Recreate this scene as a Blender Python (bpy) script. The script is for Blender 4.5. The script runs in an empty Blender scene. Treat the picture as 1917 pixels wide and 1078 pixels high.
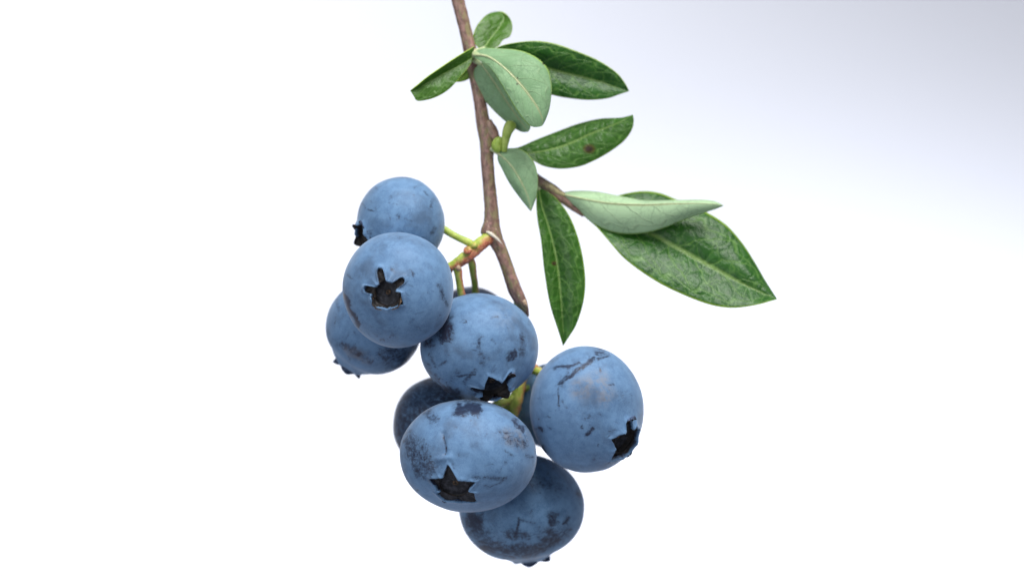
import bpy, math, random
import numpy as np
from mathutils import noise as mnoise, Vector

# ------------------------------------------------------------------ units
S = 0.075e-3          # metres for one unit of the drawing (a berry is about 200 units = 15 mm)
D = 0.40              # camera distance to the plane of the cluster, metres
CX, CY = 958.5, 539.0

sc = bpy.context.scene
col = sc.collection

# ------------------------------------------------------------------ camera
cam = bpy.data.cameras.new('camera')
cam.sensor_width = 36.0
cam.lens = 36.0 * D / (1917 * S)
cam.clip_start = 0.01
cam.clip_end = 20
cam.dof.use_dof = True
cam.dof.focus_distance = D - 0.001
cam.dof.aperture_fstop = 11
camo = bpy.data.objects.new('camera', cam)
col.objects.link(camo)
camo.location = (0, -D, 0)
camo.rotation_euler = (math.radians(90), 0, 0)
sc.camera = camo

# ------------------------------------------------------------------ world, lamps, exposure
w = bpy.data.worlds.new('World')
sc.world = w
w.use_nodes = True
bg = w.node_tree.nodes['Background']
bg.inputs[0].default_value = (0.84, 0.885, 1.0, 1)
bg.inputs[1].default_value = 0.345

def area_lamp(name, loc, target, sx, sy, power, color=(1, 1, 1)):
    l = bpy.data.lights.new(name, 'AREA')
    l.shape = 'RECTANGLE'; l.size = sx; l.size_y = sy
    l.energy = power; l.color = color
    o = bpy.data.objects.new(name, l); col.objects.link(o)
    o.location = loc
    o.rotation_euler = (Vector(target) - Vector(loc)).to_track_quat('-Z', 'Y').to_euler()
    return o

area_lamp('softbox_lamp', (0.12, -0.22, 0.50), (0.01, 0, 0), 0.42, 0.34, 6.0, (1, 0.985, 0.96))
area_lamp('front_lamp', (-0.42, -0.62, 0.10), (0, 0, 0), 0.40, 0.40, 1.9, (0.96, 0.98, 1))
def spot_lamp(name, loc, target, half_deg, power, color=(1, 1, 1), blend=1.0, size=.05):
    l = bpy.data.lights.new(name, 'SPOT')
    l.spot_size = math.radians(2 * half_deg); l.spot_blend = blend
    l.energy = power; l.color = color; l.shadow_soft_size = size
    o = bpy.data.objects.new(name, l); col.objects.link(o)
    o.location = loc
    o.rotation_euler = (Vector(target) - Vector(loc)).to_track_quat('-Z', 'Y').to_euler()
    return o

spot_lamp('backdrop_lamp', (0.17, 0.20, -0.26), (0.17, 0.80, -0.26), 35, 30, (0.90, 0.94, 1))
spot_lamp('backdrop_lamp', (-0.30, 0.20, 0.02), (-0.21, 0.80, 0.06), 35.5, 14.7, (0.94, 0.97, 1))

vs = sc.view_settings
vs.view_transform = 'Standard'
vs.look = 'None'
vs.exposure = 0.0
vs.gamma = 1.0
vs.use_curve_mapping = False
sc.cycles.use_denoising = True
sc.cycles.max_bounces = 8

# ------------------------------------------------------------------ helpers
def world(x, y, d):
    """drawing units + depth -> metres"""
    dm = d * S
    k = (D + dm) / D
    return ((x - CX) * S * k, dm, (CY - y) * S * k)

def world_arr(P):
    P = np.asarray(P, float)
    dm = P[:, 2] * S
    k = (D + dm) / D
    return np.stack([(P[:, 0] - CX) * S * k, dm, (CY - P[:, 1]) * S * k], 1)

def mesh_obj(name, V, F, mats, parent=None, origin=None, matidx=None, attrs=None, smooth=True):
    V = np.asarray(V, float)
    if origin is None:
        origin = V.mean(0)
    origin = np.asarray(origin, float)
    me = bpy.data.meshes.new(name)
    me.from_pydata((V - origin).tolist(), [], F)
    for m in mats:
        me.materials.append(m)
    if matidx is not None:
        me.polygons.foreach_set('material_index', np.asarray(matidx, np.int32))
    if smooth:
        me.polygons.foreach_set('use_smooth', np.ones(len(me.polygons), bool))
    for an, (tp, data) in (attrs or {}).items():
        a = me.attributes.new(an, tp, 'POINT')
        data = np.asarray(data, np.float32).ravel()
        a.data.foreach_set('vector' if tp == 'FLOAT_VECTOR' else 'value', data)
    me.update()
    o = bpy.data.objects.new(name, me)
    col.objects.link(o)
    o.location = origin
    if parent is not None:
        o.parent = parent
        pl = Vector((0, 0, 0)); q = parent
        while q is not None:
            pl += q.location; q = q.parent
        o.location = Vector(origin.tolist()) - pl
    return o

def spline(P, n):
    """Catmull-Rom through control rows, n samples spaced by arc length of the first two columns"""
    P = np.asarray(P, float)
    if len(P) == 2:
        t = np.linspace(0, 1, n)[:, None]
        return P[0] * (1 - t) + P[1] * t
    Q = np.vstack([2 * P[0] - P[1], P, 2 * P[-1] - P[-2]])
    out = []
    for i in range(1, len(Q) - 2):
        p0, p1, p2, p3 = Q[i - 1], Q[i], Q[i + 1], Q[i + 2]
        d01 = max(np.linalg.norm((p1 - p0)[:3]), 1e-6) ** .5
        d12 = max(np.linalg.norm((p2 - p1)[:3]), 1e-6) ** .5
        d23 = max(np.linalg.norm((p3 - p2)[:3]), 1e-6) ** .5
        m1 = ((p1 - p0) / d01 - (p2 - p0) / (d01 + d12) + (p2 - p1) / d12) * d12
        m2 = ((p2 - p1) / d12 - (p3 - p1) / (d12 + d23) + (p3 - p2) / d23) * d12
        t = np.linspace(0, 1, 24, endpoint=False)[:, None]
        h = (2*t**3 - 3*t**2 + 1) * p1 + (t**3 - 2*t**2 + t) * m1 + (-2*t**3 + 3*t**2) * p2 + (t**3 - t**2) * m2
        out.append(h)
    out.append(P[-1:])
    C = np.vstack(out)
    L = np.concatenate([[0], np.cumsum(np.linalg.norm(np.diff(C[:, :3], axis=0), axis=1))])
    s = np.linspace(0, L[-1], n)
    return np.stack([np.interp(s, L, C[:, k]) for k in range(C.shape[1])], 1)

def sstep(a, b, x):
    t = np.clip((x - a) / (b - a), 0, 1)
    return t * t * (3 - 2 * t)

# ------------------------------------------------------------------ node helper
class NT:
    def __init__(self, name):
        self.m = bpy.data.materials.new(name)
        self.m.use_nodes = True
        self.t = self.m.node_tree
        self.b = self.t.nodes['Principled BSDF']
        self.out = self.t.nodes['Material Output']
    def put(self, sock, v):
        if isinstance(v, bpy.types.NodeSocket):
            self.t.links.new(v, sock)
        elif isinstance(v, (tuple, list)) and len(v) == 3 and sock.type == 'RGBA':
            sock.default_value = (*v, 1)
        else:
            sock.default_value = v
    def attr(self, name, out='Fac'):
        n = self.t.nodes.new('ShaderNodeAttribute'); n.attribute_name = name
        return n.outputs[out]
    def math(self, op, a, b=0.0, c=0.0, clamp=False):
        n = self.t.nodes.new('ShaderNodeMath'); n.operation = op; n.use_clamp = clamp
        self.put(n.inputs[0], a); self.put(n.inputs[1], b); self.put(n.inputs[2], c)
        return n.outputs[0]
    def vmath(self, op, a, b):
        n = self.t.nodes.new('ShaderNodeVectorMath'); n.operation = op
        self.put(n.inputs[0], a); self.put(n.inputs[1], b)
        return n.outputs[0]
    def noise(self, vec, scale, detail=3.0, rough=0.5, dist=0.0, out=0):
        n = self.t.nodes.new('ShaderNodeTexNoise')
        self.put(n.inputs['Vector'], vec)
        n.inputs['Scale'].default_value = scale; n.inputs['Detail'].default_value = detail
        n.inputs['Roughness'].default_value = rough; n.inputs['Distortion'].default_value = dist
        return n.outputs[out]
    def voronoi(self, vec, scale, feature='DISTANCE_TO_EDGE', rnd=1.0):
        n = self.t.nodes.new('ShaderNodeTexVoronoi'); n.feature = feature
        self.put(n.inputs['Vector'], vec); n.inputs['Scale'].default_value = scale
        n.inputs['Randomness'].default_value = rnd
        return n.outputs['Distance']
    def ramp(self, v, a, b, lo=0.0, hi=1.0):
        n = self.t.nodes.new('ShaderNodeMapRange'); n.interpolation_type = 'SMOOTHSTEP'
        self.put(n.inputs['Value'], v)
        self.put(n.inputs['From Min'], a); self.put(n.inputs['From Max'], b)
        self.put(n.inputs['To Min'], lo); self.put(n.inputs['To Max'], hi)
        return n.outputs['Result']
    def mix(self, f, a, b, mode='MIX'):
        n = self.t.nodes.new('ShaderNodeMix'); n.data_type = 'RGBA'; n.blend_type = mode
        self.put(n.inputs[0], f); self.put(n.inputs[6], a); self.put(n.inputs[7], b)
        return n.outputs[2]
    def mapping(self, vec, scale=(1, 1, 1), rot=(0, 0, 0), loc=(0, 0, 0)):
        n = self.t.nodes.new('ShaderNodeMapping')
        self.put(n.inputs['Vector'], vec)
        n.inputs['Scale'].default_value = scale; n.inputs['Rotation'].default_value = rot
        n.inputs['Location'].default_value = loc
        return n.outputs[0]
    def sep(self, vec):
        n = self.t.nodes.new('ShaderNodeSeparateXYZ'); self.put(n.inputs[0], vec)
        return n.outputs
    def bump(self, h, strength, dist):
        n = self.t.nodes.new('ShaderNodeBump'); self.put(n.inputs['Height'], h)
        n.inputs['Strength'].default_value = strength; n.inputs['Distance'].default_value = dist
        self.t.links.new(n.outputs[0], self.b.inputs['Normal'])
    def set(self, **kw):
        for k, v in kw.items():
            self.put(self.b.inputs[k.replace('_', ' ')], v)

# ------------------------------------------------------------------ materials
def mat_berry():
    M = NT('berry_skin')
    P = M.attr('bpos', 'Vector')
    rub_shade = M.attr('rub_shade'); dust = M.attr('dust')
    n_big = M.noise(P, 1.6, 4, .6)
    n_mid = M.noise(P, 6.0, 5, .65)
    n_fine = M.noise(P, 34, 4, .7)
    n_grain = M.noise(P, 90, 2, .6)
    # rubbed places and a few painted shade strokes, broken up by finer noise and hatching
    Pw = M.vmath('ADD', P, M.vmath('MULTIPLY', M.noise(P, 2.2, 2, .5, 0, 1), (.55, .55, .55)))
    hat1 = M.noise(M.mapping(Pw, (3.0, 4.0, 14.0), (.5, .9, .3)), 1.5, 5, .7, .5)
    n_br = M.noise(Pw, 13, 5, .72)
    brk = M.math('ADD', M.math('MULTIPLY', n_br, 1.1), M.math('MULTIPLY', n_fine, .7))
    brk = M.math('ADD', brk, M.math('MULTIPLY', hat1, .9))
    brk = M.math('SUBTRACT', brk, 1.35)
    worn_shade = M.ramp(M.math('ADD', rub_shade, M.math('MULTIPLY', brk, 1.15)), .25, .98, 0, .93)
    worn_shade = M.math('MULTIPLY', worn_shade, M.ramp(rub_shade, .03, .22))
    # thin random scratches
    warp = M.vmath('ADD', P, M.vmath('SCALE', M.noise(P, 3.0, 3, .6, 0, 1), (0, 0, 0)))
    s1 = M.noise(M.mapping(Pw, (3.0, 3.0, 24.0), (.4, .9, .2)), 1.6, 4, .6, .6)
    s2 = M.noise(M.mapping(Pw, (22.0, 3.0, 3.0), (.2, .5, .9)), 1.5, 4, .6, .8)
    gate = M.ramp(M.noise(P, 2.3, 2, .5), .44, .66)
    scr = M.math('MULTIPLY', M.math('MAXIMUM', M.ramp(s1, .60, .74), M.ramp(s2, .61, .75)), gate)
    # specks
    spk = M.ramp(n_fine, .64, .72)
    spk = M.math('MULTIPLY', spk, M.ramp(n_big, .40, .60, .20, .95))
    fade = M.math('MULTIPLY', M.ramp(n_big, .48, .74), .45)
    bare_shade = M.math('MAXIMUM', worn_shade, M.math('MULTIPLY', scr, .62))
    bare_shade = M.math('MAXIMUM', bare_shade, M.math('MULTIPLY', spk, .55))
    bare_shade = M.math('MAXIMUM', bare_shade, M.math('MULTIPLY', rub_shade, .34))
    bare_shade = M.math('MAXIMUM', bare_shade, fade, clamp=True)
    bloom = M.mix(M.ramp(n_mid, .32, .68), (.066, .145, .265), (.118, .232, .388))
    bloom = M.mix(M.ramp(n_grain, .38, .66, 0, .42), bloom, (.205, .350, .53))
    bloom = M.mix(M.ramp(M.noise(P, 62, 2, .5), .66, .76, 0, .35), bloom, (.34, .50, .66))
    oi = M.t.nodes.new('ShaderNodeObjectInfo').outputs['Random']
    bloom = M.mix(M.math('MULTIPLY', oi, .30), bloom, (.080, .150, .300))
    bloom = M.mix(M.math('MULTIPLY', dust, M.ramp(n_mid, .35, .62)), bloom, (.17, .190, .235))
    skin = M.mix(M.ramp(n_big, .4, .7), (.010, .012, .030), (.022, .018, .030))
    M.set(Base_Color=M.mix(bare_shade, bloom, skin),
          Roughness=M.ramp(bare_shade, .1, .95, .55, .30),
          Sheen_Weight=M.ramp(bare_shade, .2, .9, .30, .0),
          Sheen_Roughness=.45, Sheen_Tint=(.80, .89, 1.0), IOR=1.42,
          Specular_IOR_Level=M.ramp(bare_shade, .2, .9, .28, .42))
    h = M.math('ADD', M.math('MULTIPLY', n_fine, .5), M.math('MULTIPLY', bare_shade, -.35))
    M.bump(h, .22, 1.6 * S)
    return M.m

def mat_calyx(name, c1, c2, rough=.6):
    M = NT(name)
    tc = M.t.nodes.new('ShaderNodeTexCoord').outputs['Object']
    P = M.vmath('MULTIPLY', tc, (1 / (100 * S),) * 3)
    n = M.noise(P, 14, 4, .6)
    M.set(Base_Color=M.mix(M.ramp(n, .42, .68), c1, c2), Roughness=rough, Specular_IOR_Level=.3)
    M.bump(n, .5, 2.5 * S)
    return M.m

def leaf_nodes(M):
    A = M.attr('leafuv', 'Vector'); P = M.attr('leafpx', 'Vector')
    x, y, z = M.sep(A)
    au = M.math('ABSOLUTE', x)
    wob = M.math('SUBTRACT', M.noise(P, 2.6, 3, .6), .5)
    side = M.math('GREATER_THAN', x, 0.0)
    reach = M.math('MULTIPLY', M.math('POWER', au, 1.25), .27)
    q = M.math('SUBTRACT', y, reach)
    q = M.math('ADD', q, M.math('MULTIPLY', wob, .10))
    q = M.math('ADD', M.math('MULTIPLY', q, 6.3), M.math('MULTIPLY', side, .45))
    pp = M.math('PINGPONG', q, .5)
    sec = M.ramp(pp, .046, .012)
    sec = M.math('MULTIPLY', sec, M.ramp(au, .98, .72))
    # loops joining the side veins inside the margin
    loop = M.math('ABSOLUTE', M.math('SUBTRACT', M.math('ADD', au, M.math('MULTIPLY', M.math('PINGPONG', q, .5), .34)), .84))
    sec = M.math('MAXIMUM', sec, M.math('MULTIPLY', M.ramp(loop, .045, .008), .8))
    Pw = M.vmath('ADD', P, M.vmath('MULTIPLY', M.noise(P, 6, 2, .5, 0, 1), (.12, .12, .12)))
    v1 = M.voronoi(Pw, 4.4)
    v2 = M.voronoi(Pw, 15.0)
    ter = M.ramp(v1, .040, .008)
    qua = M.ramp(v2, .08, .02)
    mid = M.ramp(au, .085, .03)
    margin = M.ramp(au, .945, .985)
    return dict(A=A, P=P, u=x, v=y, au=au, sec=sec, ter=ter, qua=qua, mid=mid, margin=margin, v1=v1, v2=v2)

def add_translucent(M, color, f):
    tr = M.t.nodes.new('ShaderNodeBsdfTranslucent')
    M.put(tr.inputs['Color'], color)
    mx = M.t.nodes.new('ShaderNodeMixShader'); mx.inputs[0].default_value = f
    M.t.links.new(M.b.outputs[0], mx.inputs[1]); M.t.links.new(tr.outputs[0], mx.inputs[2])
    M.t.links.new(mx.outputs[0], M.out.inputs['Surface'])

def mat_leaf_top():
    M = NT('leaf_upper_face')
    L = leaf_nodes(M)
    n = M.noise(L['P'], 3.5, 4, .6)
    tone = M.attr('tone')
    base = M.mix(M.ramp(n, .35, .68), (.014, .078, .008), (.030, .126, .014))
    base = M.mix(tone, base, (.160, .280, .025))
    vc = (.140, .290, .060)
    c = M.mix(M.math('MULTIPLY', L['qua'], .05), base, vc)
    c = M.mix(M.math('MULTIPLY', L['ter'], .46), c, vc)
    c = M.mix(M.math('MULTIPLY', L['sec'], .80), c, vc)
    c = M.mix(M.math('MULTIPLY', L['mid'], .9), c, (.17, .29, .070))
    c = M.mix(L['margin'], c, (.30, .46, .04))
    spot = M.attr('spot')
    c = M.mix(M.ramp(spot, .1, .5), c, (.075, .070, .010))
    c = M.mix(M.ramp(M.math('ADD', spot, M.math('MULTIPLY', n, .3)), .68, .95), c, (.035, .014, .010))
    fine = M.noise(L['P'], 60, 2, .5)
    c = M.mix(M.ramp(fine, .5, .75, 0, .16), c, (.09, .19, .06))
    M.set(Base_Color=c, Roughness=M.ramp(fine, .3, .7, .30, .42), Specular_IOR_Level=.40, IOR=1.45,
          Coat_Weight=.10, Coat_Roughness=.20)
    h = M.math('MULTIPLY', M.ramp(L['v1'], 0, .28), .5)
    h = M.math('ADD', h, M.math('MULTIPLY', M.ramp(L['v2'], 0, .3), .16))
    h = M.math('SUBTRACT', h, M.math('MULTIPLY', L['sec'], .35))
    h = M.math('ADD', h, M.math('MULTIPLY', M.noise(L['P'], 2.4, 2, .5), .3))
    M.bump(h, .46, 4.5 * S)
    add_translucent(M, M.mix(.45, c, (.12, .43, .035)), .34)
    return M.m

def mat_leaf_under():
    M = NT('leaf_lower_face')
    L = leaf_nodes(M)
    n = M.noise(L['P'], 4.0, 4, .6)
    base = M.mix(M.ramp(n, .34, .68), (.165, .325, .150), (.245, .425, .220))
    tone = M.attr('tone')
    base = M.mix(tone, base, (.48, .68, .41))
    net = M.math('MULTIPLY', M.math('MAXIMUM', M.math('MULTIPLY', L['ter'], .9), M.math('MULTIPLY', L['qua'], .55)),
                 M.ramp(M.noise(L['P'], 2.0, 2, .5), .36, .60, .25, 1))
    c = M.mix(M.math('MULTIPLY', net, .36), base, (.075, .155, .085))
    c = M.mix(M.math('MULTIPLY', L['sec'], .35), c, (.30, .40, .22))
    c = M.mix(M.math('MULTIPLY', L['mid'], .85), c, (.40, .42, .22))
    c = M.mix(L['margin'], c, (.34, .54, .10))
    spot = M.attr('spot')
    c = M.mix(M.ramp(spot, .3, .8), c, (.06, .04, .03))
    fine = M.noise(L['P'], 55, 3, .6)
    c = M.mix(M.ramp(fine, .45, .75, 0, .22), c, (.36, .50, .36))
    M.set(Base_Color=c, Roughness=.55, Specular_IOR_Level=.30, Sheen_Weight=.12, Sheen_Tint=(.9, 1, .95))
    h = M.math('SUBTRACT', M.math('MULTIPLY', L['sec'], .8), M.math('MULTIPLY', net, .35))
    h = M.math('ADD', h, M.math('MULTIPLY', fine, .12))
    M.bump(h, .5, 2.5 * S)
    add_translucent(M, M.mix(.4, c, (.34, .62, .14)), .30)
    return M.m

def mat_plain(name, c1, c2, scale=8, rough=.5, bump=.3, streak=None, spec=.4):
    M = NT(name)
    P = M.attr('tpos', 'Vector')
    n = M.noise(P, scale, 4, .6)
    M.set(Base_Color=M.mix(M.ramp(n, .36, .66), c1, c2), Roughness=rough, Specular_IOR_Level=spec)
    M.bump(n, bump, 2.0 * S)
    return M.m

def mat_bark():
    M = NT('twig_bark')
    P = M.attr('tpos', 'Vector')       # x,y round the stem, z along it (units of 100)
    n = M.noise(M.mapping(P, (1, 1, .35)), 16, 5, .65)
    st = M.noise(M.mapping(P, (1, 1, .14)), 38, 4, .65)
    fine = M.noise(P, 70, 3, .6)
    c = M.mix(M.ramp(n, .34, .66), (.125, .062, .046), (.300, .175, .135))
    c = M.mix(M.ramp(M.noise(M.mapping(P, (1, 1, .5)), 8, 3, .6), .47, .62, 0, .8), c, (.225, .200, .085))
    c = M.mix(M.ramp(M.noise(P, 9, 3, .6), .52, .68, 0, .75), c, (.38, .200, .175))
    c = M.mix(M.ramp(st, .54, .68, 0, .65), c, (.045, .026, .024))
    c = M.mix(M.ramp(fine, .56, .72, 0, .6), c, (.46, .39, .33))
    lent = M.ramp(M.voronoi(M.mapping(P, (1, 1, .8)), 9, 'F1'), .20, .09)
    c = M.mix(M.math('MULTIPLY', lent, M.ramp(n, .5, .58)), c, (.52, .44, .28))
    M.set(Base_Color=c, Roughness=.36, Specular_IOR_Level=.5)
    h = M.math('ADD', M.math('MULTIPLY', st, .6), M.math('ADD', M.math('MULTIPLY', fine, .4), M.math('MULTIPLY', lent, .5)))
    M.bump(h, .4, 3.0 * S)
    return M.m

def mat_peduncle():
    M = NT('fruit_stalk')
    P = M.attr('tpos', 'Vector')
    f = M.attr('blush')
    n = M.noise(P, 7, 5, .65)
    fine = M.noise(P, 26, 3, .6)
    green = M.mix(M.ramp(n, .35, .65), (.30, .40, .050), (.50, .58, .13))
    red = M.mix(M.ramp(fine, .38, .64), (.40, .100, .055), (.64, .26, .15))
    k = M.ramp(M.math('ADD', f, M.math('MULTIPLY', M.math('SUBTRACT', n, .5), 1.3)), .25, .85)
    c = M.mix(k, green, red)
    c = M.mix(M.ramp(fine, .62, .76, 0, .6), c, (.22, .10, .05))
    M.set(Base_Color=c, Roughness=.42, Specular_IOR_Level=.4, Subsurface_Weight=.15, Subsurface_Scale=3 * S)
    M.bump(M.math('ADD', n, M.math('MULTIPLY', fine, .5)), .5, 3 * S)
    return M.m

SKIN = mat_berry()
CAL_IN = mat_calyx('calyx_inside', (.0035, .0030, .0035), (.018, .012, .010), .55)
CAL_FLOOR = mat_calyx('calyx_floor', (.010, .011, .016), (.040, .042, .055), .6)
CAL_GREY = mat_calyx('calyx_inside_grey', (.012, .013, .018), (.034, .034, .040), .55)
CAL_EDGE = mat_calyx('calyx_edge', (.012, .008, .007), (.075, .045, .028), .6)
CAL_SCAR = mat_calyx('style_scar', (.030, .020, .014), (.150, .090, .050), .6)
CAL_OUT = mat_calyx('calyx_outside', (.030, .045, .085), (.105, .160, .290), .6)
CAL_RIM = mat_calyx('calyx_rim', (.16, .095, .055), (.46, .31, .18), .6)
LEAF_T = mat_leaf_top()
LEAF_U = mat_leaf_under()
LEAF_E = mat_plain('leaf_margin', (.34, .50, .05), (.46, .60, .12), 8, .5, .1)
RIB_T = mat_plain('midrib_upper', (.14, .26, .05), (.22, .34, .09), 9, .45, .2)
RIB_U = mat_plain('midrib_lower', (.30, .38, .19), (.44, .47, .27), 10, .5, .4)
BARK = mat_bark()
STALK = mat_peduncle()
BUD = mat_plain('bud_scale', (.24, .36, .05), (.40, .50, .12), 6, .45, .2)
BUDW = mat_plain('bud_base', (.38, .25, .16), (.50, .38, .26), 8, .5, .3)
PETI = mat_plain('woody_petiole', (.20, .155, .085), (.34, .30, .14), 12, .5, .4)
BRACT = mat_plain('dry_bract', (.62, .55, .44), (.78, .73, .62), 8, .6, .2)

# ------------------------------------------------------------------ the backdrop
def build_backdrop():
    M = NT('white_paper')
    tc = M.t.nodes.new('ShaderNodeTexCoord').outputs['Object']
    n = M.noise(tc, 3, 3, .5)
    M.set(Base_Color=M.mix(n, (.690, .700, .755), (.710, .720, .775)), Roughness=.8, Specular_IOR_Level=.2)
    prof = []
    for i in range(17):
        a = math.pi / 2 * i / 16
        prof.append((0.80 - 0.45 * (1 - math.sin(a)), -0.75 - 0.0 + 0.45 * (1 - math.cos(a)) - 0.45 + 0.45))
    prof = [(-1.2, -0.75)] + prof + [(0.80, 1.3)]
    V = []; F = []
    xs = np.linspace(-1.6, 1.6, 9)
    for (yy, zz) in prof:
        for x in xs:
            V.append((x, yy, zz))
    nx = len(xs)
    for i in range(len(prof) - 1):
        for j in range(nx - 1):
            a = i * nx + j
            F.append((a, a + 1, a + nx + 1, a + nx))
    o = mesh_obj('backdrop', V, F, [M.m], origin=(0, 0.8, -0.75))
    o['kind'] = 'structure'
    return o
build_backdrop()

# ------------------------------------------------------------------ tubes
def tube(name, ctrl, mats, parent=None, sides=20, n=60, wob=.06, seed=0, blush=None, attr_scale=100.0,
         bumps=(), flat=1.0, cap0=True, cap1=True):
    """ctrl rows (x, y, depth, radius)"""
    C = spline(ctrl, n)
    P = C[:, :3].copy(); R = C[:, 3]
    T = np.gradient(P, axis=0); T /= np.linalg.norm(T, axis=1)[:, None] + 1e-9
    up = np.array([0, 0, -1.0])            # towards the camera in (x, y, depth)
    N = up - (T[0] @ up) * T[0]
    if np.linalg.norm(N) < .1:
        N = np.array([1., 0, 0]) - T[0][0] * T[0]
    N /= np.linalg.norm(N)
    V = []; tp = []; bl = []
    L = np.concatenate([[0], np.cumsum(np.linalg.norm(np.diff(P, axis=0), axis=1))])
    for i in range(n):
        N = N - (N @ T[i]) * T[i]; N /= np.linalg.norm(N)
        B = np.cross(T[i], N)
        for j in range(sides):
            a = 2 * math.pi * j / sides
            r = R[i]
            if wob:
                r *= 1 + wob * (mnoise.noise(Vector((math.cos(a) * .9 + seed, math.sin(a) * .9, L[i] / 14)))
                                + .6 * mnoise.noise(Vector((math.cos(a) * 2 + seed, math.sin(a) * 2, L[i] / 5))))
            p = P[i] + r * (math.cos(a) * N + flat * math.sin(a) * B)
            V.append(p)
            tp.append((math.cos(a) * R[i] / attr_scale + seed, math.sin(a) * R[i] / attr_scale, L[i] / attr_scale))
            if blush is not None:
                bl.append(blush(i / (n - 1), p - P[i], R[i]))
    F = []
    for i in range(n - 1):
        for j in range(sides):
            a = i * sides + j; b = i * sides + (j + 1) % sides
            F.append((a, b, b + sides, a + sides))
    if cap0: F.append(tuple(range(sides - 1, -1, -1)))
    if cap1: F.append(tuple((n - 1) * sides + j for j in range(sides)))
    at = {'tpos': ('FLOAT_VECTOR', tp)}
    if blush is not None:
        at['blush'] = ('FLOAT', bl)
    W = world_arr(np.array(V))
    return mesh_obj(name, W, F, mats, parent, origin=W[:sides].mean(0), attrs=at)

# ------------------------------------------------------------------ berries
def seg_dist(X, Y, pts):
    d = np.full(X.shape, 1e9)
    if len(pts) == 1:
        return np.hypot(X - pts[0][0], Y - pts[0][1])
    for (x0, y0), (x1, y1) in zip(pts[:-1], pts[1:]):
        dx, dy = x1 - x0, y1 - y0
        t = np.clip(((X - x0) * dx + (Y - y0) * dy) / (dx * dx + dy * dy + 1e-9), 0, 1)
        d = np.minimum(d, np.hypot(X - x0 - t * dx, Y - y0 - t * dy))
    return d

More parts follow.
